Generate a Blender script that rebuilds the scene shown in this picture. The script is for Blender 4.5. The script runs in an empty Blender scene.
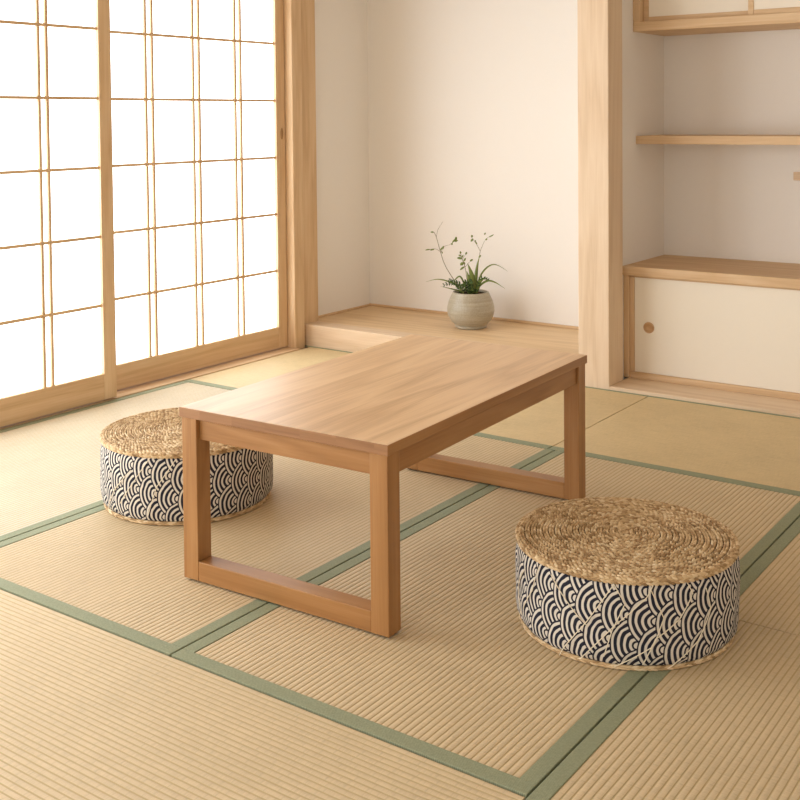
import bpy, bmesh, math, random
from mathutils import Vector, Matrix
random.seed(7)
S = bpy.context.scene
COL = S.collection
PI = math.pi

# ------------------------------------------------------------------ helpers
def box(bm, x0, x1, y0, y1, z0, z1, bev=0.0, seg=2):
    t = bmesh.new()
    vs = [t.verts.new((x, y, z)) for x in (x0, x1) for y in (y0, y1) for z in (z0, z1)]
    for f in ((0, 1, 3, 2), (4, 6, 7, 5), (0, 4, 5, 1), (2, 3, 7, 6), (0, 2, 6, 4), (1, 5, 7, 3)):
        t.faces.new([vs[i] for i in f])
    bmesh.ops.recalc_face_normals(t, faces=t.faces)
    if bev > 0:
        bmesh.ops.bevel(t, geom=list(t.edges), offset=bev, segments=seg, profile=0.5, affect='EDGES')
    m = bpy.data.meshes.new('tmp')
    t.to_mesh(m); t.free()
    bm.from_mesh(m)
    bpy.data.meshes.remove(m)
    return bm

def boxes(*args):
    bm = bmesh.new()
    for a in args:
        box(bm, *a)
    return bm

def lathe(bm, prof, n=64, close_top=False):
    rings = []
    for r, z in prof:
        rings.append([bm.verts.new((r * math.cos(2 * PI * i / n), r * math.sin(2 * PI * i / n), z)) for i in range(n)])
    for a, b in zip(rings[:-1], rings[1:]):
        for i in range(n):
            bm.faces.new((a[i], a[(i + 1) % n], b[(i + 1) % n], b[i]))
    if close_top:
        bm.faces.new(rings[-1])
    return rings

def tube(bm, pts, radii, n=8):
    pts = [Vector(p) for p in pts]
    if not isinstance(radii, (list, tuple)):
        radii = [radii] * len(pts)
    up = Vector((0.13, 0.27, 0.95)).normalized()
    rings = []
    for i, p in enumerate(pts):
        d = (pts[min(i + 1, len(pts) - 1)] - pts[max(i - 1, 0)])
        d.normalize()
        a = d.cross(up)
        if a.length < 1e-3:
            a = d.cross(Vector((1, 0, 0)))
        a.normalize(); b = d.cross(a)
        rings.append([bm.verts.new(p + (a * math.cos(2 * PI * k / n) + b * math.sin(2 * PI * k / n)) * radii[i]) for k in range(n)])
    for a, b in zip(rings[:-1], rings[1:]):
        for k in range(n):
            bm.faces.new((a[k], a[(k + 1) % n], b[(k + 1) % n], b[k]))
    bm.faces.new(rings[0][::-1]); bm.faces.new(rings[-1])

def spline(ctrl, n=6):
    P = [Vector(c) for c in ctrl]
    out = []
    for i in range(len(P) - 1):
        p0, p1, p2, p3 = P[max(i - 1, 0)], P[i], P[i + 1], P[min(i + 2, len(P) - 1)]
        for k in range(n):
            t = k / n
            out.append(0.5 * ((2 * p1) + (p2 - p0) * t + (2 * p0 - 5 * p1 + 4 * p2 - p3) * t * t + (3 * p1 - p0 - 3 * p2 + p3) * t ** 3))
    out.append(P[-1])
    return out

def sheet(o, u, v):
    """one sheet of paper facing u x v"""
    bm = bmesh.new()
    o, u, v = Vector(o), Vector(u), Vector(v)
    bm.faces.new([bm.verts.new(p) for p in (o, o + u, o + u + v, o + v)])
    return bm

def obj(name, bm, mat, parent=None, smooth=False, label=None):
    if len(bm.faces) > 1:
        bmesh.ops.recalc_face_normals(bm, faces=bm.faces)
    me = bpy.data.meshes.new(name)
    bm.to_mesh(me); bm.free()
    if smooth:
        for p in me.polygons:
            p.use_smooth = True
    if mat:
        me.materials.append(mat)
    o = bpy.data.objects.new(name, me)
    COL.objects.link(o)
    if parent:
        o.parent = parent
    if label:
        o['label'] = label
    return o

def thing(name, label, cat, loc=(0, 0, 0), rz=0.0, group=None):
    o = bpy.data.objects.new(name, None)
    COL.objects.link(o)
    o.location = loc; o.rotation_euler = (0, 0, rz)
    o['label'] = label; o['category'] = cat
    if group:
        o['group'] = group
    return o

def struct(name, bm, mat, label=None, cat=None, parent=None):
    o = obj(name, bm, mat, parent)
    if not parent:
        o['kind'] = 'structure'
        if label: o['label'] = label
        if cat: o['category'] = cat
    return o

# ------------------------------------------------------------------ materials
class NT:
    def __init__(self, name):
        self.m = bpy.data.materials.new(name)
        self.m.use_nodes = True
        self.t = self.m.node_tree
        self.t.nodes.clear()
        self.out = self.n('ShaderNodeOutputMaterial')
    def n(self, typ, **kw):
        nd = self.t.nodes.new(typ)
        for k, v in kw.items():
            setattr(nd, k, v)
        return nd
    def l(self, a, b):
        self.t.links.new(a, b)
    def put(self, sock, v):
        if isinstance(v, bpy.types.NodeSocket):
            self.l(v, sock)
        else:
            sock.default_value = v
    def math(self, op, a, b=0.0, c=0.0, clamp=False):
        nd = self.n('ShaderNodeMath', operation=op, use_clamp=clamp)
        for i, v in enumerate((a, b, c)):
            self.put(nd.inputs[i], v)
        return nd.outputs[0]
    def vmath(self, op, a, b=(0, 0, 0)):
        nd = self.n('ShaderNodeVectorMath', operation=op)
        self.put(nd.inputs[0], a); self.put(nd.inputs[1], b)
        return nd.outputs[0]
    def noise(self, vec, scale=1.0, detail=2.0, rough=0.5, dist=0.0):
        nd = self.n('ShaderNodeTexNoise')
        self.put(nd.inputs['Vector'], vec)
        nd.inputs['Scale'].default_value = scale
        nd.inputs['Detail'].default_value = detail
        nd.inputs['Roughness'].default_value = rough
        nd.inputs['Distortion'].default_value = dist
        return nd.outputs['Fac']
    def mix(self, f, a, b):
        nd = self.n('ShaderNodeMix', data_type='RGBA')
        self.put(nd.inputs[0], f)
        for s, v in ((nd.inputs[6], a), (nd.inputs[7], b)):
            if isinstance(v, bpy.types.NodeSocket): self.l(v, s)
            else: s.default_value = (v[0], v[1], v[2], 1)
        return nd.outputs[2]
    def ramp(self, f, stops):
        nd = self.n('ShaderNodeValToRGB')
        self.put(nd.inputs[0], f)
        e = nd.color_ramp.elements
        while len(e) < len(stops): e.new(0.5)
        for q, (pos, c) in zip(e, stops):
            q.position = pos; q.color = (c[0], c[1], c[2], 1)
        return nd.outputs[0]
    def obj_co(self):
        return self.n('ShaderNodeTexCoord').outputs['Object']
    def sep(self, v):
        nd = self.n('ShaderNodeSeparateXYZ'); self.put(nd.inputs[0], v)
        return nd.outputs
    def comb(self, x, y, z):
        nd = self.n('ShaderNodeCombineXYZ')
        for i, v in enumerate((x, y, z)): self.put(nd.inputs[i], v)
        return nd.outputs[0]
    def rnd(self):
        return self.n('ShaderNodeObjectInfo').outputs['Random']
    def bump(self, h, strength=0.3, dist=0.002):
        nd = self.n('ShaderNodeBump')
        self.put(nd.inputs['Height'], h)
        nd.inputs['Strength'].default_value = strength
        nd.inputs['Distance'].default_value = dist
        return nd.outputs[0]
    def bsdf(self, col, rough=0.6, spec=0.3, normal=None, **kw):
        b = self.n('ShaderNodeBsdfPrincipled')
        if isinstance(col, bpy.types.NodeSocket): self.l(col, b.inputs['Base Color'])
        else: b.inputs['Base Color'].default_value = (col[0], col[1], col[2], 1)
        self.put(b.inputs['Roughness'], rough)
        b.inputs['Specular IOR Level'].default_value = spec
        if normal is not None: self.l(normal, b.inputs['Normal'])
        for k, v in kw.items(): b.inputs[k].default_value = v
        self.l(b.outputs[0], self.out.inputs[0])
        return b

def wood(name, dark, mid, light, axis, rough=0.5, spec=0.3, plank=None, ring=6.0, contrast=1.0):
    t = NT(name)
    co = t.obj_co()
    r = t.rnd()
    off = t.comb(t.math('MULTIPLY', r, 37.0), t.math('MULTIPLY', r, 91.0), t.math('MULTIPLY', r, 53.0))
    tone = t.math('MULTIPLY_ADD', r, 0.12, -0.06)
    if plank:
        w, cut = plank                                    # boards across X, running along Y
        s = t.sep(co)
        idx = t.math('FLOOR', t.math('MULTIPLY_ADD', s[0], 1.0 / w, cut))
        wn = t.n('ShaderNodeTexWhiteNoise', noise_dimensions='1D')
        t.l(idx, wn.inputs['W'])
        pv = wn.outputs['Value']
        off = t.vmath('ADD', off, t.comb(t.math('MULTIPLY', pv, 13.0), t.math('MULTIPLY', pv, 29.0), t.math('MULTIPLY', pv, 7.0)))
        tone = t.math('MULTIPLY_ADD', pv, 0.26, -0.13)
    p = t.vmath('ADD', co, off)
    a = [7.0, 7.0, 7.0]; a['xyz'.index(axis)] = 0.55
    f = [190.0, 190.0, 190.0]; f['xyz'.index(axis)] = 5.0
    n1 = t.noise(t.vmath('MULTIPLY', p, tuple(a)), 1.0, 3.0, 0.5, 0.4)
    rings = t.math('PINGPONG', t.math('MULTIPLY', n1, ring), 0.5)
    rings = t.math('MULTIPLY', rings, 2.0)
    n2 = t.noise(t.vmath('MULTIPLY', p, tuple(f)), 1.0, 3.0, 0.6)
    v = t.math('MULTIPLY_ADD', rings, 0.42 * contrast, t.math('MULTIPLY', n2, 0.75 * contrast))
    v = t.math('ADD', v, t.math('ADD', tone, 0.5 - 0.585 * contrast))
    c = t.ramp(v, [(0.12, dark), (0.5, mid), (0.88, light)])
    t.bsdf(c, t.math('MULTIPLY_ADD', n2, 0.15, rough - 0.07), spec, t.bump(n2, 0.10, 0.001))
    return t.m

HD, HM, HL = (0.52, 0.335, 0.18), (0.64, 0.445, 0.26), (0.72, 0.535, 0.34)
hin = {a: wood('cedar_' + a, HD, HM, HL, a, 0.55, 0.25, contrast=0.8) for a in 'xyz'}
PD, PM, PL = (0.60, 0.435, 0.28), (0.70, 0.535, 0.37), (0.77, 0.615, 0.45)
pale = {a: wood('pale_cypress_' + a, PD, PM, PL, a, 0.55, 0.25, contrast=0.8) for a in 'xyz'}
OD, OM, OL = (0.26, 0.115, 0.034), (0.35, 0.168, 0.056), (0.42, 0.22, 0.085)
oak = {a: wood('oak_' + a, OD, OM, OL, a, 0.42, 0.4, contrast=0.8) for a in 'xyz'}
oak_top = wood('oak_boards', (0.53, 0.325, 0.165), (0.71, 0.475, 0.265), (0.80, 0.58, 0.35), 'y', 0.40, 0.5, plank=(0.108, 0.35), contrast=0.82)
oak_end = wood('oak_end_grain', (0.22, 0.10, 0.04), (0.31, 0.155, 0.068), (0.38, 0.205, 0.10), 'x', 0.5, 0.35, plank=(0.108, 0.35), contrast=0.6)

def plaster(name, col):
    t = NT(name)
    co = t.obj_co()
    n = t.noise(co, 55.0, 4.0, 0.6)
    s = t.sep(co)
    w = t.noise(t.vmath('MULTIPLY', co, (30, 30, 420)), 1.0, 2.0)
    k = t.math('MULTIPLY_ADD', n, 0.06, t.math('MULTIPLY', w, 0.05))
    c = t.mix(k, col, tuple(x * 0.72 for x in col))
    t.bsdf(c, 0.9, 0.1, t.bump(n, 0.12, 0.002))
    return t.m
wall_m = plaster('warm_white_plaster', (0.83, 0.795, 0.745))
ceil_m = plaster('ceiling_board', (0.52, 0.42, 0.31))
door_m = plaster('cream_fusuma_paper', (0.84, 0.775, 0.66))

def straw(name, axis, col, cross=1.0, check=0.0):
    t = NT(name)
    co = t.obj_co()
    rib = [420.0, 420.0, 1.0]; along = [0, 1][axis == 'y']; rib[along] = 60.0
    # rush fibres lie across the ribs
    fib = [60.0, 60.0, 1.0]; fib[along] = 520.0; fib[1 - along] = 26.0
    n1 = t.noise(t.vmath('MULTIPLY', co, tuple(fib)), 1.0, 3.0, 0.6)
    n2 = t.noise(co, 5.0, 3.0)
    n3 = t.noise(t.vmath('MULTIPLY', co, tuple(rib)), 0.25, 2.0)
    a = tuple(x * 0.80 for x in col); b = tuple(min(1, x * 1.14) for x in col)
    v = t.math('ADD', t.math('MULTIPLY', n1, 0.55), t.math('ADD', t.math('MULTIPLY', n2, 0.25), t.math('MULTIPLY', n3, 0.25)))
    c = t.ramp(v, [(0.33, a), (0.53, col), (0.73, b)])
    if check:                                              # where the rushes of one rib tuck under, in staggered rows
        s = t.sep(co)
        across, alng = (s[0], s[1]) if axis == 'y' else (s[1], s[0])
        row = t.math('FLOOR', t.math('DIVIDE', across, 0.0148))
        wn = t.n('ShaderNodeTexWhiteNoise', noise_dimensions='1D'); t.l(row, wn.inputs['W'])
        u = t.math('FRACT', t.math('MULTIPLY_ADD', alng, 1 / 0.042, t.math('MULTIPLY', wn.outputs['Value'], 1.0)))
        line = t.math('LESS_THAN', u, 0.075)
        c = t.mix(t.math('MULTIPLY', line, check), c, tuple(x * 0.72 for x in col))
    t.bsdf(c, 0.6, 0.25, t.bump(n1, 0.3 * cross, 0.001))
    return t.m
TC = (0.605, 0.475, 0.298)
tat = {a: straw('tatami_rush_' + a, a, TC) for a in 'xy'}
tat_lit = {a: straw('glow_pale_rush_' + a, a, (0.57, 0.49, 0.355)) for a in 'xy'}  # rush paled: the washed-out glow near the screens is painted in
tat_chk = {a: straw('checked_rush_' + a, a, TC, 1.0, 0.3) for a in 'xy'}
tat_old = {a: straw('aged_rush_' + a, a, (0.61, 0.47, 0.26)) for a in 'xy'}

def border(name):
    t = NT(name)
    co = t.obj_co()
    s = t.sep(co)
    a = t.math('SINE', t.math('MULTIPLY', s[0], 1500.0)); b = t.math('SINE', t.math('MULTIPLY', s[1], 1500.0))
    w = t.math('MULTIPLY_ADD', t.math('MULTIPLY', a, b), 0.5, 0.5)
    n = t.noise(co, 260.0, 2.0)
    v = t.math('ADD', t.math('MULTIPLY', w, 0.4), t.math('MULTIPLY', n, 0.6))
    c = t.ramp(v, [(0.25, (0.205, 0.222, 0.130)), (0.75, (0.33, 0.35, 0.235))])
    t.bsdf(c, 0.75, 0.2, t.bump(v, 0.4, 0.0008))
    return t.m
border_m = border('sage_cloth')

t = NT('groove_shade_warp'); t.bsdf((0.48, 0.37, 0.205), 0.8, 0.1); warp_m = t.m  # warp thread tone, with the shade of the grooves painted in
t = NT('dark_subfloor'); t.bsdf((0.18, 0.12, 0.07), 0.9, 0.1); gap_m = t.m  # dark brown slab colour, seen in the slits between mats
t = NT('dark_felt'); t.bsdf((0.06, 0.045, 0.03), 0.9, 0.1); felt_m = t.m

def paper_mat(name, strength):
    t = NT(name)
    co = t.obj_co()
    n = t.noise(co, 9.0, 4.0)
    n2 = t.noise(t.vmath('MULTIPLY', co, (60, 25, 160)), 1.0, 3.0)
    k = t.math('MULTIPLY_ADD', n, 0.10, t.math('MULTIPLY', n2, 0.05))
    b = t.bsdf((0.90, 0.89, 0.86), 0.9, 0.05)
    b.inputs['Emission Color'].default_value = (0.93, 1.0, 1.065, 1)
    t.l(t.math('MULTIPLY', t.math('SUBTRACT', 1.08, k), strength), b.inputs['Emission Strength'])
    t.m.cycles.emission_sampling = 'FRONT'
    return t.m
paper_m = paper_mat('backlit_shoji_paper', 2.15)
bright_m = paper_mat('sunlit_shoji_paper', 3.2)
rear_m = paper_mat('rear_fill_paper', 0.7)  # glow of the added fill window at the rear

# ------------------------------------------------------------------ room shell
YT, XN = 0.916, -0.235          # front line of the alcoves, left wall of the shelf niche
CEIL = 2.42
struct('floor', boxes((-2.3, 3.65, -4.6, 1.75, -0.12, -0.033)), gap_m, 'dark sub-floor under the tatami mats', 'floor')
struct('ceiling', boxes((-2.3, 3.65, -4.6, 1.75, CEIL, CEIL + 0.06)), ceil_m, 'pale board ceiling above the room', 'ceiling')
# left: boards above the screens, the tokonoma cheek
struct('wall_left', boxes((-2.14, -1.93, -4.5, 0.82, 2.07, CEIL), (-2.14, -2.013, 0.90, 1.60, -0.033, CEIL)), wall_m,
       'cream plaster side wall of the alcove beside the paper screens', 'wall')
struct('wall_back', boxes((-2.10, -0.30, 1.57, 1.70, -0.033, CEIL), (-0.345, XN, 0.99, 1.585, -0.033, CEIL),
                          (-0.345, 0.95, 1.585, 1.70, -0.033, CEIL), (0.83, 3.6, YT, 1.585, -0.033, CEIL)), wall_m,
       'cream plaster back wall with the display alcove and the shelf niche', 'wall')
struct('wall_right', boxes((3.5, 3.6, -4.5, YT, -0.033, CEIL)), wall_m, 'cream plaster wall on the right', 'wall')
struct('wall_front', boxes((-2.14, 3.6, -4.6, -4.5, -0.033, CEIL)), wall_m, 'cream plaster wall behind the viewer', 'wall')
# timber of the room
struct('trim_1', boxes((-2.06, -1.935, 0.822, 0.900, -0.033, CEIL, 0.004)), hin['z'], 'pale timber door jamb at the end of the paper screens', 'door jamb')
struct('trim_2', boxes((-2.06, -1.957, 0.902, 1.038, -0.033, CEIL, 0.004)), hin['z'], 'square timber corner post left of the display alcove', 'post')
struct('pillar', boxes((-0.362, -0.214, YT, 1.062, -0.033, CEIL, 0.004)), pale['z'], 'thick pale cypress pillar between alcove and shelf niche', 'pillar')
struct('trim_3', boxes((-2.02, -1.904, -4.4, 0.822, -0.033, 0.004, 0.001)), hin['y'], 'low timber sill under the paper screens', 'sill')
struct('trim_4', boxes((-2.03, -1.88, -4.4, 0.822, 1.985, 2.07, 0.003)), hin['y'], 'timber head rail above the paper screens', 'head rail')
struct('baseboard_back', boxes((-2.013, -0.362, 1.558, 1.57, 0.113, 0.126, 0.002), (-2.013, -2.003, 1.038, 1.558, 0.113, 0.124, 0.002)), hin['x'],
       'thin timber strip along the foot of the alcove wall', 'baseboard')
struct('trim_5', boxes((-0.214, 0.83, YT, 1.135, -0.033, 0.016, 0.003)), pale['x'], 'pale floor plank in front of the niche cabinet', 'floor plank')

# ------------------------------------------------------------------ paper screens
def screen(root, y0, y1, xf, pairs, dep=0.03):
    """xf: room-side face; one sliding screen between y0 and y1"""
    xb = xf - dep
    zt = 1.985
    zb, zr = 0.010, 0.1206
    st = 0.066
    for a, b in ((y0, y0 + st), (y1 - st, y1)):
        obj('stile', boxes((xb, xf, a, b, zb, zt, 0.0025)), hin['z'], root)
    obj('bottom_rail', boxes((xb, xf - 0.001, y0 + st, y1 - st, zb, zr, 0.0025)), hin['y'], root)
    obj('top_rail', boxes((xb, xf - 0.001, y0 + st, y1 - st, 1.93, zt, 0.0025)), hin['y'], root)
    zs = [1.5795 + 0.2922 - 0.2922 * k for k in range(6)]
    h = 0.0062
    for z in zs:
        obj('lattice_bar', boxes((xf - 0.018, xf - 0.006, y0 + st, y1 - st, z - h, z + h)), hin['y'], root)
    for c in pairs:
        for d in (-0.0195, 0.0195):
            obj('lattice_bar', boxes((xf - 0.0175, xf - 0.0055, c + d - h, c + d + h, zr, 1.93)), hin['z'], root)
    obj('paper', sheet((xf - 0.0185, y0 + st, zr), (0, y1 - y0 - 2 * st, 0), (0, 0, 1.93 - zr)), paper_m, root, label='glowing white backlit paper')
s1 = thing('shoji_screen', 'nearer sliding paper screen at the left edge, overlapping in front of the other', 'sliding screen', (0, 0, 0))
screen(s1, -1.583, -0.383, -1.898, [-0.7225, -1.012, -1.3])
s2 = thing('shoji_screen', 'farther sliding paper screen, next to the corner post and display alcove', 'sliding screen', (0, 0, 0))
screen(s2, -0.392, 0.818, -1.984, [-0.0895, 0.201, 0.483])
bm = bmesh.new()                                           # oval finger pull let into the last stile
lathe(bm, [(0.0001, 0.0006), (0.0065, 0.0006), (0.007, 0.0022), (0.009, 0.0022), (0.0095, 0.0012), (0.0095, -0.002)], 32)
fp = obj('finger_pull', bm, wood('finger_pull_wood', (0.3, 0.17, 0.08), (0.38, 0.23, 0.11), (0.45, 0.28, 0.14), 'x'), s2, True, 'small oval wooden finger pull')
fp.matrix_local = Matrix.Translation((-1.984, 0.792, 1.118)) @ Matrix.Diagonal((1, 1, 3.2, 1)) @ Matrix.Rotation(PI / 2, 4, 'Y')
def window(name, y0, y1):                                  # the same lattice windows go on behind the viewer
    r = obj(name, boxes((-2.0, -1.9, y0, y0 + 0.06, 0, 1.985), (-2.0, -1.9, y1 - 0.06, y1, 0, 1.985), (-2.0, -1.9, y0, y1, 0.005, 0.12)), hin['z'])
    r['kind'] = 'structure'; r['label'] = 'paper lattice window further along the left wall'; r['category'] = 'window'
    obj('paper', sheet((-1.958, y0 + 0.06, 0.12), (0, y1 - y0 - 0.12, 0), (0, 0, 1.865)), bright_m, r)
window('window_1', -2.79, -1.588)
window('window_2', -4.0, -2.795)
# unseen wide paper window, added behind the viewer as front fill light
w3 = obj('fill_window', boxes((-1.2, -1.14, -4.5, -4.46, 0.3, 2.05), (2.34, 2.4, -4.5, -4.46, 0.3, 2.05), (-1.2, 2.4, -4.5, -4.46, 0.24, 0.3), (-1.2, 2.4, -4.5, -4.46, 2.05, 2.11), (0.57, 0.63, -4.5, -4.46, 0.3, 2.05)), hin['x'])
w3['kind'] = 'structure'; w3['label'] = 'unseen wide paper fill window added behind the viewer'; w3['category'] = 'window'
obj('paper', sheet((-1.14, -4.482, 0.3), (0, 0, 1.75), (3.48, 0, 0)), rear_m, w3)

# ------------------------------------------------------------------ tatami
def mat_mesh(x0, x1, y0, y1, axis, amp, pitch=0.0148):
    """mat with woven ribs running along `axis`"""
    bm = bmesh.new()
    a0, a1 = (x0, x1) if axis == 'y' else (y0, y1)
    b0, b1 = (y0, y1) if axis == 'y' else (x0, x1)
    n = max(2, int(round((a1 - a0) / pitch)))
    seg = 8
    pts = []
    for i in range(n * seg + 1):
        u = i / seg
        pts.append((a0 + (a1 - a0) * u / n, -amp + amp * abs(math.sin(PI * u)) ** 0.6))
    def V(a, b, z): return bm.verts.new((a, b, z) if axis == 'y' else (b, a, z))
    L = [V(a, b0, z) for a, z in pts]; R = [V(a, b1, z) for a, z in pts]
    for i in range(len(pts) - 1):
        f = bm.faces.new((L[i], L[i + 1], R[i + 1], R[i]))
        if i % seg in (0, seg - 1) and amp > 0.0007: f.material_index = 1       # darker warp tone paints shade into the groove between two ribs
    zb = -0.0325
    bl = [V(a0, b0, zb), V(a1, b0, zb), V(a1, b1, zb), V(a0, b1, zb)]
    bm.faces.new(bl)
    bm.faces.new([bl[0], bl[3], R[0], L[0]]); bm.faces.new([bl[1], L[-1], R[-1], bl[2]])
    bm.faces.new([bl[0]] + L + [bl[1]]); bm.faces.new([bl[3], bl[2]] + R[::-1])
    return bm

BW = 0.0345
def tatami(label, x0, x1, y0, y1, axis, bands='', amp=0.0013, mats=tat, g=0.0024, front_w=BW):
    x0 += g; x1 -= g; y0 += g; y1 -= g
    r = thing('tatami_mat', label, 'tatami mat', ((x0 + x1) / 2, (y0 + y1) / 2, -0.0325), 0, 'tatami mats on the floor')
    cx, cy, cz = r.location
    ix0 = x0 + (BW if 'l' in bands else 0); ix1 = x1 - (BW if 'r' in bands else 0)
    iy0 = y0 + (front_w if 'f' in bands else 0); iy1 = y1 - (BW if 'b' in bands else 0)
    m = mat_mesh(ix0 - cx, ix1 - cx, iy0 - cy, iy1 - cy, axis, amp)
    bmesh.ops.translate(m, verts=m.verts, vec=(0, 0, 0.0325))
    obj('rush_cover', m, mats[axis], r).data.materials.append(warp_m)
    T = 0.0325 + 0.0012
    def band(a0, a1, b0, b1):
        obj('cloth_border', boxes((a0 - cx, a1 - cx, b0 - cy, b1 - cy, 0.0, T, 0.0014)), border_m, r, label='sage green cloth border')
    if 'l' in bands: band(x0, ix0, y0 if 'f' not in bands else iy0, y1)
    if 'r' in bands: band(ix1, x1, y0 if 'f' not in bands else iy0, y1)
    if 'f' in bands: band(x0, x1, y0, iy0)
    if 'b' in bands: band(ix0, ix1, iy1, y1)
    return r

YF = -1.8373
tatami('tatami mat with screen glow painted in, along the paper screens, left of the left pouf', -1.903, -0.9, YF, 0.0, 'y', 'lr', 0.0008, tat_lit)
tatami('ribbed tatami mat under the left pouf and left half of the low table', -0.9, 0.0, YF, 0.0, 'y', 'lrf', front_w=0.037)
tatami('ribbed tatami mat between low table and right pouf, under the table\'s right half', 0.0, 0.906, YF, 0.0, 'y', 'lrf', front_w=0.037)
tatami('tatami mat at the right edge, behind the right pouf', 0.906, 1.85, -0.952, 0.0, 'y', 'l', 0.0012, tat_chk)
tatami('tatami mat in the bottom right corner, in front of the right pouf', 0.906, 1.85, -2.79, -0.952, 'y', 'l', 0.0012, tat_chk)
tatami('borderless foreground tatami mat across the bottom left, ribs running sideways', -1.903, 0.906, -2.79, YF, 'x', '', 0.0012, tat_chk)
tatami('golden tatami mat in front of the display alcove, behind the low table', -1.903, -0.03, 0.0, YT - 0.002, 'x', 'f', 0.0004, tat_old, front_w=0.040)
tatami('golden tatami mat in front of the shelf niche on the right', -0.03, 1.85, 0.0, YT - 0.002, 'x', 'f', 0.0004, tat_old, front_w=0.040)
struct('trim_6', boxes((-1.957, 0.95, YT - 0.016, YT - 0.001, -0.0005, 0.0015, 0.0005)), border_m, 'thin green edging along the alcove step and niche plank', 'edging')
struct('trim_7', boxes((1.851, 3.5, -4.5, YT, -0.033, 0.0), (-1.9, 1.8505, -4.5, -2.791, -0.033, 0.0)), tat['x'], 'matting at the unseen edge of the room', 'floor edge')

# ------------------------------------------------------------------ display alcove step
pl = thing('alcove_platform', 'raised pale wooden platform of the display alcove, carrying the potted plant', 'platform', (-1.16, 1.24, -0.033))
def loc(*b, o=pl):
    L = o.location
    return [(x0 - L.x, x1 - L.x, y0 - L.y, y1 - L.y, z0 - L.z, z1 - L.z, *r) for (x0, x1, y0, y1, z0, z1, *r) in b]
obj('front_board', boxes(*loc((-1.957, -0.362, YT, YT + 0.11, -0.033, 0.113, 0.005))), pale['x'], pl)
obj('top_board', boxes(*loc((-2.013, -0.362, YT + 0.11, 1.57, 0.085, 0.1125, 0.001))), wood('platform_boards', (0.58, 0.40, 0.22), (0.70, 0.50, 0.29), (0.77, 0.58, 0.37), 'x', 0.5, 0.3, contrast=0.9), pl)

# ------------------------------------------------------------------ niche: cabinets, shelf, block
NX1 = 0.83
cab = thing('low_cabinet', 'low built-in cabinet with one wide cream sliding door and wooden top', 'cabinet', (0.3, 1.35, 0.016))
obj('top_board', boxes(*loc((XN, NX1, 1.10, 1.585, 0.4796, 0.5206, 0.003), o=cab)), hin['x'], cab)
obj('stile', boxes(*loc((XN, -0.209, 1.112, 1.16, 0.016, 0.4796, 0.002), o=cab)), hin['z'], cab)
obj('stile', boxes(*loc((NX1 - 0.026, NX1, 1.112, 1.16, 0.016, 0.4796, 0.002), o=cab)), hin['z'], cab)
obj('body', boxes(*loc((XN, NX1, 1.20, 1.585, 0.016, 0.4796), o=cab)), hin['x'], cab)
obj('bottom_rail', boxes(*loc((-0.209, NX1 - 0.026, 1.118, 1.16, 0.016, 0.044, 0.002), o=cab)), hin['x'], cab)
obj('head_rail', boxes(*loc((-0.209, NX1 - 0.026, 1.130, 1.16, 0.462, 0.4796, 0.002), o=cab)), hin['x'], cab)
dr = obj('door', boxes(*loc((-0.188, NX1 - 0.028, 1.128, 1.15, 0.044, 0.470, 0.002), o=cab)), door_m, cab, label='cream papered sliding door')
obj('door_edge', boxes(*loc((-0.209, -0.188, 1.124, 1.15, 0.044, 0.47, 0.002), o=cab)), hin['z'], dr)
# round recessed pull
bm = bmesh.new()
lathe(bm, [(0.0001, 0.0008), (0.017, 0.0008), (0.018, 0.0045), (0.0235, 0.0045), (0.025, 0.003), (0.025, -0.004)], 40)
pull_m = wood('pull_wood', (0.45, 0.26, 0.12), (0.52, 0.32, 0.16), (0.58, 0.38, 0.2), 'x')
pu = obj('door_pull', bm, pull_m, dr, True, 'round wooden finger pull')
pu.rotation_euler = (PI / 2, 0, 0)
pu.location = Vector((-0.120, 1.1275, 0.249)) - cab.location

sh = thing('wall_shelf', 'thin wooden shelf across the middle of the niche', 'shelf', (0.3, 1.42, 1.0644))
obj('shelf_board', boxes(*loc((XN, NX1, 1.2525, 1.585, 1.0644, 1.1015, 0.002), o=sh)), hin['x'], sh)

uc = thing('wall_cabinet', 'upper built-in cabinet with two cream sliding doors at the top of the niche', 'cabinet', (0.3, 1.4, 1.5748))
obj('bottom_board', boxes(*loc((XN, NX1, 1.2213, 1.585, 1.5748, 1.6196, 0.003), o=uc)), hin['x'], uc)
obj('stile', boxes(*loc((XN, -0.200, 1.2213, 1.27, 1.6196, 2.10, 0.002), o=uc)), hin['z'], uc)
obj('body', boxes(*loc((XN, NX1, 1.32, 1.585, 1.6196, 2.10), o=uc)), hin['x'], uc)
obj('top_board', boxes(*loc((XN, NX1, 1.2213, 1.585, 2.10, 2.14, 0.003), o=uc)), hin['x'], uc)
for (a, b, yf, lab) in ((-0.200, 0.318, 1.262, 'left cream sliding door, set farther back'), (0.285, NX1, 1.238, 'right cream sliding door, set nearer')):
    d = obj('door', boxes(*loc((a + 0.022, b - 0.022, yf + 0.004, yf + 0.016, 1.640, 2.08), o=uc)), door_m, uc, label=lab)
    obj('door_frame', boxes(*loc((a, a + 0.024, yf, yf + 0.02, 1.6196, 2.10, 0.002), (b - 0.024, b, yf, yf + 0.02, 1.6196, 2.10, 0.002),
                                 (a + 0.024, b - 0.024, yf, yf + 0.02, 1.6196, 1.642, 0.002), (a + 0.024, b - 0.024, yf, yf + 0.02, 2.076, 2.10, 0.002), o=uc)), hin['x'], d)
bk = obj('wooden_block', boxes((-0.03, 0.03, -0.02, 0.0, -0.0185, 0.0185, 0.002)), pale['x'])
bk.location = (0.4135, 1.5855, 0.9155)
bk['label'] = 'small pale wooden block on the niche wall at the right edge'; bk['category'] = 'wall block'

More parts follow.
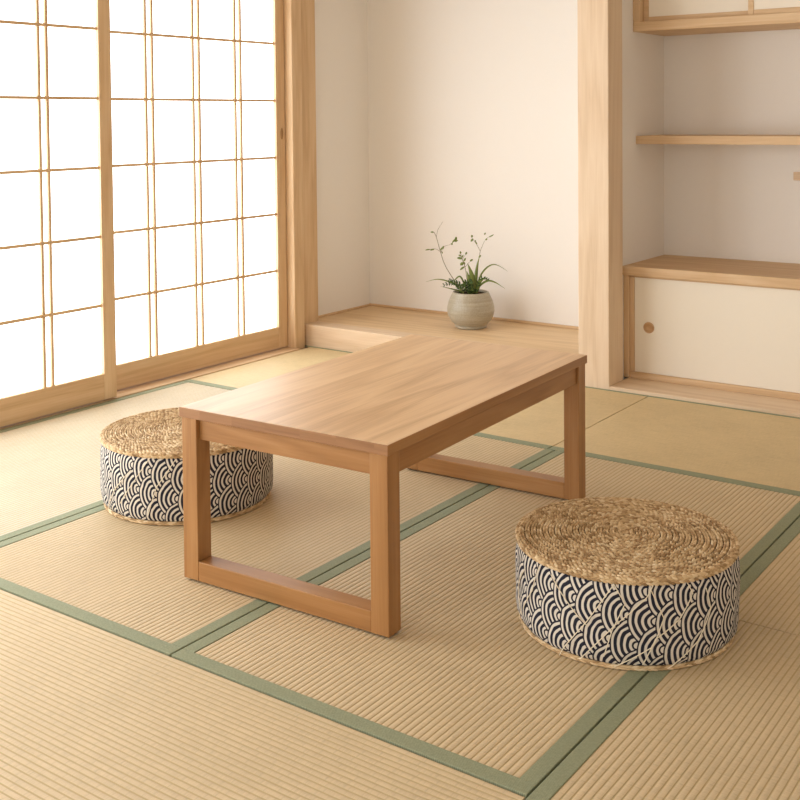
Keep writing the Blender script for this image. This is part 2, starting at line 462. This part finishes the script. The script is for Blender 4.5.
# ------------------------------------------------------------------ low table
TW, TL, TH, TT = 0.6504, 1.1166, 0.4511, 0.0262
tb = thing('low_table', 'low rectangular oak table with square frame legs in the middle of the room', 'table', (0.3678, -1.5078, 0.0015), 0.0425)
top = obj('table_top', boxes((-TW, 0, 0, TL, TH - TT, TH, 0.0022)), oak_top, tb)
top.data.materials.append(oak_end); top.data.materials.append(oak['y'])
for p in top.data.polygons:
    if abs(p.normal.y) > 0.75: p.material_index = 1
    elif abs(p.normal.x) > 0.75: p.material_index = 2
e, w = 0.0048, 0.0505
for (x0, y0) in ((-TW + e, e), (-e - w, e), (-TW + e, TL - e - w), (-e - w, TL - e - w)):
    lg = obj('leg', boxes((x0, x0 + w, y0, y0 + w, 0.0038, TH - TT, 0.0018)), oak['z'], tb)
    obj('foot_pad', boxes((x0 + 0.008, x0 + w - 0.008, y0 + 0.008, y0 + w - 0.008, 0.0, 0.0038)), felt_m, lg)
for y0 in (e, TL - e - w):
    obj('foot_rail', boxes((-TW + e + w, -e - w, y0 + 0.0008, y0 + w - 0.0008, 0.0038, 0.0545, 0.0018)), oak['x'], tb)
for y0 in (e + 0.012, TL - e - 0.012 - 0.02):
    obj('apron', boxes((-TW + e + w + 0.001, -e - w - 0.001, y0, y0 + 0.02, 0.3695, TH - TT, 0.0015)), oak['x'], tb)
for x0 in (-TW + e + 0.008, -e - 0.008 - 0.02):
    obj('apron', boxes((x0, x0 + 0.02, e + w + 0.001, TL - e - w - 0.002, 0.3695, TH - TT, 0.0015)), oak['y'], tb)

# ------------------------------------------------------------------ poufs
def wave_fabric():
    """overlapping concentric-arc wave print, navy on cream, laid at a slant round the side"""
    t = NT('wave_print_cloth')
    uv = t.n('ShaderNodeUVMap'); uv.uv_map = 'UVMap'
    s = t.sep(uv.outputs[0])
    A = math.radians(80)
    R = 0.059
    wob = t.math('MULTIPLY_ADD', t.noise(uv.outputs[0], 22.0, 2.0), 0.010, -0.005)
    x = t.math('ADD', t.math('ADD', t.math('MULTIPLY', s[0], math.cos(A)), t.math('MULTIPLY', s[1], math.sin(A))), wob)
    y = t.math('ADD', t.math('ADD', t.math('MULTIPLY', s[0], -math.sin(A)), t.math('MULTIPLY', s[1], math.cos(A))), wob)
    x = t.math('DIVIDE', x, R); y = t.math('DIVIDE', y, R)
    j0 = t.math('CEIL', t.math('MULTIPLY', t.math('SUBTRACT', y, 1.0), 2.0))
    ds = []
    for k in range(3):
        j = t.math('ADD', j0, float(k))
        dy = t.math('SUBTRACT', y, t.math('MULTIPLY', j, 0.5))
        par = t.math('FLOORED_MODULO', j, 2.0)
        xs = t.math('SUBTRACT', x, par)
        dx = t.math('SUBTRACT', xs, t.math('MULTIPLY', t.math('ROUND', t.math('MULTIPLY', xs, 0.5)), 2.0))
        ds.append(t.math('SQRT', t.math('ADD', t.math('MULTIPLY', dx, dx), t.math('MULTIPLY', dy, dy))))
    in0 = t.math('LESS_THAN', ds[0], 1.0); in1 = t.math('LESS_THAN', ds[1], 1.0)
    def sel(c, a, b): return t.math('ADD', t.math('MULTIPLY', c, a), t.math('MULTIPLY', t.math('SUBTRACT', 1.0, c), b))
    d = sel(in0, ds[0], sel(in1, ds[1], ds[2]))
    fr = t.math('FRACT', t.math('MULTIPLY_ADD', d, 4 / 0.87, -0.13 * 4 / 0.87))
    tri = t.math('ABSOLUTE', t.math('SUBTRACT', fr, 0.5))
    white = t.n('ShaderNodeMapRange'); t.l(tri, white.inputs[0])
    white.inputs[1].default_value = 0.255; white.inputs[2].default_value = 0.19
    dot = t.math('LESS_THAN', d, 0.12)
    wht = t.math('MAXIMUM', dot, t.math('MULTIPLY', white.outputs[0], t.math('GREATER_THAN', d, 0.13)))
    th = t.noise(t.vmath('MULTIPLY', uv.outputs[0], (1400, 1400, 1)), 1.0, 1.0)
    navy = t.mix(th, (0.010, 0.011, 0.020), (0.035, 0.036, 0.055))
    cream = t.mix(th, (0.60, 0.54, 0.46), (0.80, 0.75, 0.67))
    c = t.mix(wht, navy, cream)
    t.bsdf(c, 0.85, 0.15, t.bump(t.math('ADD', th, t.math('MULTIPLY', white.outputs[0], 0.6)), 0.3, 0.001))
    return t.m
fabric_m = wave_fabric()

def rope_mat():
    t = NT('seagrass_rope')
    co = t.obj_co()
    n1 = t.noise(co, 70.0, 3.0, 0.6)
    n2 = t.noise(co, 600.0, 2.0)
    n3 = t.noise(co, 11.0, 2.0)
    ri = t.n('ShaderNodeNewGeometry').outputs['Random Per Island']
    v = t.math('ADD', t.math('MULTIPLY', n1, 0.25), t.math('ADD', t.math('MULTIPLY', ri, 0.45), t.math('MULTIPLY', n3, 0.25)))
    c = t.ramp(v, [(0.22, (0.30, 0.185, 0.085)), (0.40, (0.53, 0.36, 0.19)), (0.58, (0.69, 0.51, 0.295)), (0.74, (0.80, 0.65, 0.43))])
    t.bsdf(c, 0.65, 0.25, t.bump(n2, 0.5, 0.001))
    return t.m
rope_m = rope_mat()
t = NT('cream_thread'); t.bsdf((0.80, 0.71, 0.55), 0.8, 0.1); thread_m = t.m

def strand(bm, c, ang, a, b, h, tilt=0.0, n=8, m=5):
    """one plump strand of the plait: an ellipsoid lying along `ang`, tipped up or down by `tilt`"""
    d = Vector((math.cos(ang) * math.cos(tilt), math.sin(ang) * math.cos(tilt), math.sin(tilt)))
    e = Vector((-math.sin(ang), math.cos(ang), 0))
    f = d.cross(e)
    rows = []
    for i in range(1, m):
        u = PI * i / m
        rows.append([bm.verts.new(c + d * (-a * math.cos(u)) + (e * (b * math.cos(2 * PI * k / n)) + f * (h * math.sin(2 * PI * k / n))) * math.sin(u)) for k in range(n)])
    p0 = bm.verts.new(c - d * a); p1 = bm.verts.new(c + d * a)
    for A, B in zip(rows[:-1], rows[1:]):
        for k in range(n):
            bm.faces.new((A[k], A[(k + 1) % n], B[(k + 1) % n], B[k]))
    for k in range(n):
        bm.faces.new((p0, rows[0][(k + 1) % n], rows[0][k])); bm.faces.new((p1, rows[-1][k], rows[-1][(k + 1) % n]))

PR, PH = 0.2600, 0.207
def crown(r):                                   # the top swells gently towards the middle
    return 0.006 * (1 - (r / PR) ** 2)
def make_pouf(label):
    r = thing('floor_pouf', label, 'pouf', (0, 0, 0), 0, 'round floor poufs')
    # side cloth with unrolled UV
    bm = bmesh.new()
    uvl = bm.loops.layers.uv.new('UVMap')
    prof = [(PR - 0.010, 0.012), (PR - 0.003, 0.022), (PR + 0.0005, 0.045), (PR + 0.0018, 0.085), (PR + 0.0018, 0.125),
            (PR + 0.0005, 0.160), (PR - 0.003, PH - 0.024), (PR - 0.012, PH - 0.012)]
    N = 128
    rings = []
    for ri, (rr, z) in enumerate(prof):
        ring = []
        for i in range(N):
            th = 2 * PI * i / N
            puff = 0.0012 * math.sin(th * 9 + z * 30) + 0.0008 * math.sin(th * 23 - z * 55)
            ring.append(bm.verts.new(((rr + puff) * math.cos(th), (rr + puff) * math.sin(th), z)))
        rings.append(ring)
    for k in range(len(prof) - 1):
        for i in range(N):
            j = (i + 1) % N
            f = bm.faces.new((rings[k][i], rings[k][j], rings[k + 1][j], rings[k + 1][i]))
            us = (i, i + 1, i + 1, i); zs = (prof[k][1], prof[k][1], prof[k + 1][1], prof[k + 1][1])
            for lp, u, z in zip(f.loops, us, zs):
                lp[uvl].uv = (2 * PI * PR * u / N, z)
    obj('side_cover', bm, fabric_m, r, True, 'navy and cream wave-patterned cloth side')
    # coiled plaited top: overlapping straw strands laid herringbone-fashion round a spiral
    bm = bmesh.new()
    r1 = PR - 0.0135
    nr = 17
    for ri in range(nr + 1):
        rr = 0.003 + (r1 - 0.003) * ri / nr
        m = max(4, int(round(2 * PI * rr / 0.0128)))
        a0 = random.uniform(0, 6)
        for q_ in range(m):
            for sg in (-1, 1):
                a = a0 + 2 * PI * (q_ + (0.5 if sg > 0 else 0)) / m
                q = rr + sg * 0.0031
                c = Vector((q * math.cos(a), q * math.sin(a), PH - 0.0068 + crown(rr) + random.uniform(-0.0008, 0.0008)))
                strand(bm, c, a + PI / 2 - sg * (0.36 + random.uniform(-0.1, 0.1)), 0.0074, 0.0029, 0.0046)
    obj('woven_top', bm, rope_m, r, True, 'coiled plaited straw top')
    # dark cushion under the coil closes the gaps, its colour painting their shade
    bm = bmesh.new()
    lathe(bm, [(PR - 0.012, PH - 0.018), (PR * 0.6, PH - 0.0115), (0.002, PH - 0.0085)], 64, True)
    obj('top_lining', bm, felt2_m, r, True)
    # plaited edge cords
    for nm, zz, rr, ra in (('top_edge_cord', PH - 0.0125, PR - 0.0065, 0.0075), ('base_edge_cord', 0.0058, PR - 0.0135, 0.0055)):
        bm = bmesh.new()
        n = 132
        for i in range(n):
            for sg in (-1, 1):
                a = 2 * PI * (i + (0.5 if sg > 0 else 0)) / n
                for side, (dr, dz) in enumerate(((0.0035, 0.0), (0.0, 0.0045)) if zz > 0.1 else ((0.0035, 0.0),)):
                    q = rr + dr + (0.0 if side == 0 else sg * 0.003)
                    c = Vector((q * math.cos(a), q * math.sin(a), zz + dz + (sg * (0.003 if zz > 0.1 else 0.0024) if side == 0 else 0.0)))
                    if side == 0: strand(bm, c, a + PI / 2, 0.0098, 0.0040, 0.0038, tilt=sg * 0.4) if zz > 0.1 else strand(bm, c, a + PI / 2, 0.0098, 0.0034, 0.0028, tilt=sg * 0.22)
                    else: strand(bm, c, a + PI / 2 - sg * 0.4, 0.0098, 0.0038, 0.0042)
        tube(bm, [Vector(((rr - 0.001) * math.cos(2 * PI * i / 96), (rr - 0.001) * math.sin(2 * PI * i / 96), zz)) for i in range(97)], ra * 0.72, 8)
        obj(nm, bm, rope_m, r, True)
    bm = bmesh.new()
    lathe(bm, [(0.002, 0.0), (PR - 0.02, 0.0), (PR - 0.012, 0.012)], 64)
    obj('base', bm, felt2_m, r)
    return r
t = NT('shade_dark_lining'); t.bsdf((0.07, 0.042, 0.02), 0.9, 0.1); felt2_m = t.m  # near-black, the shade between the strands put into its colour

def threads(root, specs):
    """loose cream tacking threads lying on the cloth: list of [(angle_deg, z), ...]"""
    for sp in specs:
        pts = []
        for q in range(len(sp) - 1):
            (a0, z0), (a1, z1) = sp[q], sp[q + 1]
            for i in range(8):
                u = i / 8
                a = math.radians(a0 + (a1 - a0) * u); z = z0 + (z1 - z0) * u
                rr = PR + 0.0042 + 0.0015 * math.sin(u * PI)
                pts.append(Vector((rr * math.cos(a), rr * math.sin(a), z)))
        a = math.radians(sp[-1][0]); pts.append(Vector(((PR + 0.003) * math.cos(a), (PR + 0.003) * math.sin(a), sp[-1][1])))
        bm = bmesh.new(); tube(bm, pts, 0.0011, 6)
        obj('thread', bm, thread_m, root)

p1 = make_pouf('round wave-print pouf with straw top, in the foreground right of the table')
p1.location = (0.763, -1.101, 0.001)
p2 = p1.copy(); COL.objects.link(p2)
for ch in list(p1.children):
    c = ch.copy(); COL.objects.link(c); c.parent = p2
p2['label'] = 'round wave-print pouf with straw top, half behind the left table leg by the screens'
p2.location = (-0.7353, -1.078, 0.001); p2.rotation_euler = (0, 0, 1.9)
p2.scale = (1.026, 1.026, 1.075)
# camera-facing side of the right pouf is around -66 degrees (world)
threads(p1, [
    [(-112, 0.185), (-118, 0.120), (-128, 0.060)],
    [(-104, 0.178), (-92, 0.120), (-84, 0.090)],
    [(-71, 0.190), (-84, 0.100), (-96, 0.030), (-99, 0.006)],
    [(-71, 0.188), (-66, 0.150), (-72, 0.090), (-76, 0.030)],
    [(-53, 0.192), (-56, 0.165), (-71, 0.100), (-88, 0.012)],
    [(-54, 0.180), (-48, 0.120), (-53, 0.060), (-71, 0.012)],
    [(-36, 0.190), (-33, 0.165), (-40, 0.115), (-52, 0.075), (-58, 0.020)],
    [(-25, 0.170), (-22, 0.120), (-30, 0.060), (-46, 0.010)],
    [(-125, 0.160), (-135, 0.100), (-130, 0.040)],
])
p1.scale = (0.990, 0.990, 1.01)
threads(p2, [
    [(-176, 0.190), (-186, 0.130), (-200, 0.050)],
    [(-160, 0.185), (-172, 0.110), (-178, 0.030)],
    [(-190, 0.150), (-206, 0.080), (-214, 0.020)],
])

# ------------------------------------------------------------------ potted plant
yaw = 0.6207
pot_c = Vector((-1.172, 1.318, 0.1130))
pp = thing('potted_plant', 'small potted plant with wispy stems in a round grey-beige ceramic pot on the alcove platform', 'potted plant', tuple(pot_c), yaw)
def glaze():
    t = NT('stoneware_glaze')
    co = t.obj_co(); s = t.sep(co)
    band = t.noise(t.vmath('MULTIPLY', co, (4, 4, 90)), 1.0, 3.0, 0.6)
    sp = t.noise(co, 160.0, 2.0)
    v = t.math('ADD', t.math('MULTIPLY', band, 0.6), t.math('MULTIPLY', sp, 0.4))
    c = t.ramp(v, [(0.3, (0.30, 0.26, 0.185)), (0.52, (0.40, 0.355, 0.265)), (0.72, (0.50, 0.455, 0.36))])
    t.bsdf(c, 0.32, 0.45, t.bump(band, 0.2, 0.002))
    return t.m
bm = bmesh.new()
prof = [(0.0005, 0.0), (0.074, 0.0), (0.080, 0.003), (0.081, 0.010), (0.079, 0.014), (0.088, 0.022), (0.105, 0.040), (0.117, 0.062),
        (0.1215, 0.085), (0.120, 0.110), (0.113, 0.138), (0.102, 0.163), (0.094, 0.180), (0.0925, 0.184), (0.0895, 0.185), (0.087, 0.182),
        (0.090, 0.168), (0.094, 0.155), (0.080, 0.150), (0.0005, 0.150)]
lathe(bm, prof, 72)
obj('pot', bm, glaze(), pp, True, 'round grey-beige glazed ceramic pot')
t = NT('potting_soil'); co = t.obj_co(); nz = t.noise(co, 90.0, 4.0)
t.bsdf(t.ramp(nz, [(0.35, (0.02, 0.014, 0.008)), (0.7, (0.09, 0.06, 0.035))]), 0.95, 0.1, t.bump(nz, 1.0, 0.01)); soil_m = t.m
bm = bmesh.new()
rr_ = lathe(bm, [(0.0895, 0.170), (0.06, 0.174), (0.03, 0.176), (0.002, 0.176)], 40, True)
for v in bm.verts:
    if (v.co.x ** 2 + v.co.y ** 2) < 0.08 ** 2: v.co.z += random.uniform(-0.003, 0.003)
obj('soil', bm, soil_m, pp, True)

def leafmat(name, a, b):
    t = NT(name); n = t.noise(t.obj_co(), 35.0, 2.0)
    bs = t.bsdf(t.mix(n, a, b), 0.45, 0.4)
    return t.m
leaf_m = leafmat('green_leaf', (0.13, 0.185, 0.035), (0.27, 0.33, 0.09))
dark_m = leafmat('dark_fern', (0.035, 0.075, 0.015), (0.09, 0.15, 0.035))
stem_m = leafmat('twig', (0.13, 0.105, 0.045), (0.22, 0.19, 0.085))

K = 0.00095
def C(px, py, dep=0.0):                       # crop pixel of the plant -> local (right, away, up)
    return Vector(((px - 403) * K, dep, (640 - py) * K))

def leaf(bm, base, tip, width, curl=0.0, nrm=None, n=6):
    """a thin curved leaf blade with a folded midrib"""
    base, tip = Vector(base), Vector(tip)
    d = tip - base
    side = d.cross(nrm if nrm else Vector((0.25, -0.85, 0.45)))
    if side.length < 1e-5: side = Vector((1, 0, 0))
    side.normalize(); up = side.cross(d).normalized()
    rows = []
    for i in range(n + 1):
        u = i / n
        w = width * 0.5 * (math.sin(PI * min(1, u * 0.92 + 0.08)) ** 0.8) + 0.0003
        c = base + d * u + up * curl * math.sin(PI * u)
        rows.append([bm.verts.new(c - side * w + up * w * 0.35), bm.verts.new(c), bm.verts.new(c + side * w + up * w * 0.35),
                     bm.verts.new(c + up * 0.0006)])
    for a, b in zip(rows[:-1], rows[1:]):
        bm.faces.new((a[0], a[1], b[1], b[0])); bm.faces.new((a[1], a[2], b[2], b[1]))
        bm.faces.new((a[0], b[0], b[3], a[3])); bm.faces.new((a[3], b[3], b[2], a[2]))

def ribbon(bm, ctrl, width):
    pts = spline(ctrl, 7)
    n = len(pts) - 1
    rows = []
    for i, p in enumerate(pts):
        u = i / n
        d = (pts[min(i + 1, n)] - pts[max(i - 1, 0)]).normalized()
        s = d.cross(Vector((0.1, -0.9, 0.35))).normalized()
        up = s.cross(d)
        w = width * 0.5 * (0.45 + 0.55 * math.sin(PI * min(1, u * 1.1))) * (1 - u ** 4) + 0.0003
        rows.append([bm.verts.new(p - s * w + up * w * 0.3), bm.verts.new(p), bm.verts.new(p + s * w + up * w * 0.3), bm.verts.new(p + up * 0.0008)])
    for a, b in zip(rows[:-1], rows[1:]):
        bm.faces.new((a[0], a[1], b[1], b[0])); bm.faces.new((a[1], a[2], b[2], b[1]))
        bm.faces.new((a[0], b[0], b[3], a[3])); bm.faces.new((a[3], b[3], b[2], a[2]))

def stem(ctrl, r0, r1, twigs=(), leaves=()):
    bm = bmesh.new()
    for ct, a, b in [(ctrl, r0, r1)] + [(tw, r1 * 0.9, r1 * 0.45) for tw in twigs]:
        pts = spline(ct, 6); n = len(pts) - 1
        tube(bm, pts, [a + (b - a) * i / n for i in range(n + 1)], 6)
    s = obj('stem', bm, stem_m, pp, True)
    for (bx, by, tx, ty, w) in leaves:
        d = random.uniform(-0.012, 0.012)
        b2 = bmesh.new(); leaf(b2, C(bx, by), C(tx, ty, d), w, 0.001)
        obj('leaf', b2, leaf_m, s, True)
stem([C(392, 490), C(340, 420, 0.0), C(295, 355, 0.01), C(262, 295, 0.015), C(240, 225, 0.01), C(218, 145, 0.0), C(205, 120, 0)], 0.0021, 0.0012,
     [[C(219, 148), C(228, 110), C(243, 85, 0.01), C(257, 66, 0.015)], [C(241, 230, 0.01), C(212, 212, 0), C(165, 217, -0.01)],
      [C(243, 235, 0.01), C(262, 203, 0.02), C(300, 190, 0.02), C(322, 165, 0.02)]],
     [(205, 122, 188, 122, 0.008), (208, 214, 184, 220, 0.008), (185, 215, 158, 220, 0.007), (246, 228, 252, 240, 0.008), (300, 190, 306, 180, 0.011),
      (316, 172, 336, 168, 0.013), (322, 166, 328, 148, 0.012), (305, 180, 322, 158, 0.008), (252, 215, 258, 197, 0.009), (240, 222, 250, 205, 0.007)])
stem([C(415, 490), C(428, 410, 0.01), C(440, 320, 0.01), C(450, 262, 0.0), C(456, 226, 0.0)], 0.0020, 0.0012,
     [[C(456, 228), C(440, 195, -0.005), C(424, 172, -0.01), C(410, 148, -0.01)], [C(456, 228), C(475, 185, 0.01), C(495, 158, 0.015), C(532, 138, 0.02)]],
     [(412, 152, 408, 138, 0.013), (418, 158, 406, 176, 0.010), (430, 178, 440, 190, 0.008), (430, 180, 428, 164, 0.007), (486, 168, 494, 158, 0.008),
      (478, 138, 486, 128, 0.007), (448, 262, 460, 248, 0.009), (505, 152, 530, 138, 0.006)])
stem([C(398, 490), C(385, 400, -0.02), C(372, 310, -0.025), C(356, 265, -0.025), C(349, 235, -0.02)], 0.0022, 0.0012,
     [[C(372, 310, -0.025), C(392, 285, -0.03), C(412, 274, -0.03)], [C(358, 268, -0.025), C(368, 250, -0.03), C(380, 238, -0.03)]],
     [(350, 240, 346, 226, 0.010), (358, 268, 330, 264, 0.013), (352, 255, 338, 247, 0.009), (364, 290, 346, 302, 0.016), (370, 310, 345, 328, 0.010),
      (366, 280, 378, 262, 0.010), (376, 245, 384, 232, 0.009), (400, 280, 417, 272, 0.010), (356, 262, 364, 244, 0.008), (372, 300, 362, 283, 0.011)])
# broad upright blades
for ctrl, w in (([C(412, 490), C(412, 420, -0.03), C(405, 350, -0.04), C(384, 285, -0.04)], 0.036),
                ([C(420, 490), C(428, 400, -0.01), C(436, 320, -0.01), C(452, 248, -0.01)], 0.019),
                ([C(400, 490), C(398, 430, -0.045), C(390, 370, -0.06), C(378, 325, -0.06)], 0.026)):
    bm = bmesh.new(); ribbon(bm, ctrl, w); obj('blade_leaf', bm, leaf_m, pp, True)
# arching thin leaves
for ctrl, w in (([C(425, 490), C(445, 390, 0.0), C(480, 330, 0.01), C(535, 303, 0.02), C(608, 342, 0.03)], 0.0085),
                ([C(425, 490), C(445, 420, -0.02), C(490, 385, -0.03), C(535, 393, -0.04), C(586, 426, -0.05)], 0.011),
                ([C(390, 490), C(345, 432, 0.02), C(290, 398, 0.03), C(225, 384, 0.04), C(160, 398, 0.04)], 0.0085),
                ([C(395, 490), C(355, 445, -0.02), C(300, 425, -0.04), C(236, 408, -0.05)], 0.008),
                ([C(405, 490), C(375, 420, -0.03), C(345, 358, -0.05), C(315, 372, -0.06), C(300, 395, -0.06)], 0.009),
                ([C(420, 490), C(440, 430, -0.03), C(452, 385, -0.05), C(475, 365, -0.06), C(498, 378, -0.06)], 0.014)):
    bm = bmesh.new(); ribbon(bm, ctrl, w); obj('arching_leaf', bm, leaf_m, pp, True)
# fern tufts
def frond(ctrl, n, ln):
    bm = bmesh.new()
    pts = spline(ctrl, 8); m = len(pts) - 1
    tube(bm, pts, 0.0011, 5)
    for i in range(n):
        u = 0.28 + 0.72 * i / (n - 1)
        p = pts[int(u * m)]
        d = (pts[min(int(u * m) + 1, m)] - pts[max(int(u * m) - 1, 0)]).normalized()
        s = d.cross(Vector((0.1, -0.8, 0.6))).normalized()
        L = ln * (1.05 - 0.6 * u)
        for sg in (-1, 1):
            leaf(bm, p, p + (s * sg * 0.85 + d * 0.6 + Vector((0, random.uniform(-0.3, 0.3), random.uniform(-0.1, 0.25)))) * L, L * 0.5, 0.002, n=4)
    obj('fern_frond', bm, dark_m, pp, True)
frond([C(395, 495), C(360, 420, -0.03), C(310, 392, -0.05), C(258, 400, -0.06)], 9, 0.026)
frond([C(400, 495), C(385, 420, -0.05), C(368, 390, -0.075), C(350, 412, -0.085)], 8, 0.030)
frond([C(405, 495), C(400, 430, -0.05), C(392, 395, -0.07), C(402, 380, -0.08)], 8, 0.030)
frond([C(412, 495), C(430, 420, -0.04), C(455, 365, -0.06), C(490, 372, -0.07)], 8, 0.022)
frond([C(385, 495), C(350, 440, 0.02), C(318, 405, 0.03), C(290, 388, 0.03)], 8, 0.022)

# ------------------------------------------------------------------ light
wd = bpy.data.worlds.new('World'); S.world = wd
wd.use_nodes = True
wd.node_tree.nodes['Background'].inputs[0].default_value = (0.9, 0.95, 1.0, 1)
wd.node_tree.nodes['Background'].inputs[1].default_value = 0.6
# ------------------------------------------------------------------ camera
cy_, sy_ = math.cos(yaw), math.sin(yaw)
pit, rol = 0.0343, -0.0091
F = Vector((-sy_, cy_, 0)); Rr = Vector((cy_, sy_, 0)); Z = Vector((0, 0, 1))
U2 = Z * math.cos(pit) + F * math.sin(pit)
Fv = F * math.cos(pit) - Z * math.sin(pit)
Rv = Rr * math.cos(rol) + U2 * math.sin(rol)
Uv = -Rr * math.sin(rol) + U2 * math.cos(rol)
cam = bpy.data.cameras.new('Camera')
cam.sensor_width = 36.0; cam.sensor_fit = 'HORIZONTAL'
cam.lens = 1110.31 / 800 * 36
cam.shift_y = -244.07 / 800
cam.clip_start = 0.05
co_ = bpy.data.objects.new('Camera', cam); COL.objects.link(co_)
M = Matrix.Identity(4)
for i in range(3):
    M[i][0], M[i][1], M[i][2] = Rv[i], Uv[i], -Fv[i]
M[0][3], M[1][3], M[2][3] = 1.8447, -3.5159, 1.1939
co_.matrix_world = M
S.camera = co_

S.view_settings.view_transform = 'Standard'
S.view_settings.look = 'None'
S.view_settings.exposure = 1.02
S.view_settings.gamma = 1.0
S.view_settings.use_curve_mapping = False
S.cycles.use_denoising = True
S.cycles.denoising_prefilter = 'ACCURATE'
S.cycles.use_adaptive_sampling = False
S.cycles.max_bounces = 10
S.cycles.diffuse_bounces = 7
S.cycles.glossy_bounces = 4
S.cycles.sample_clamp_indirect = 8.0
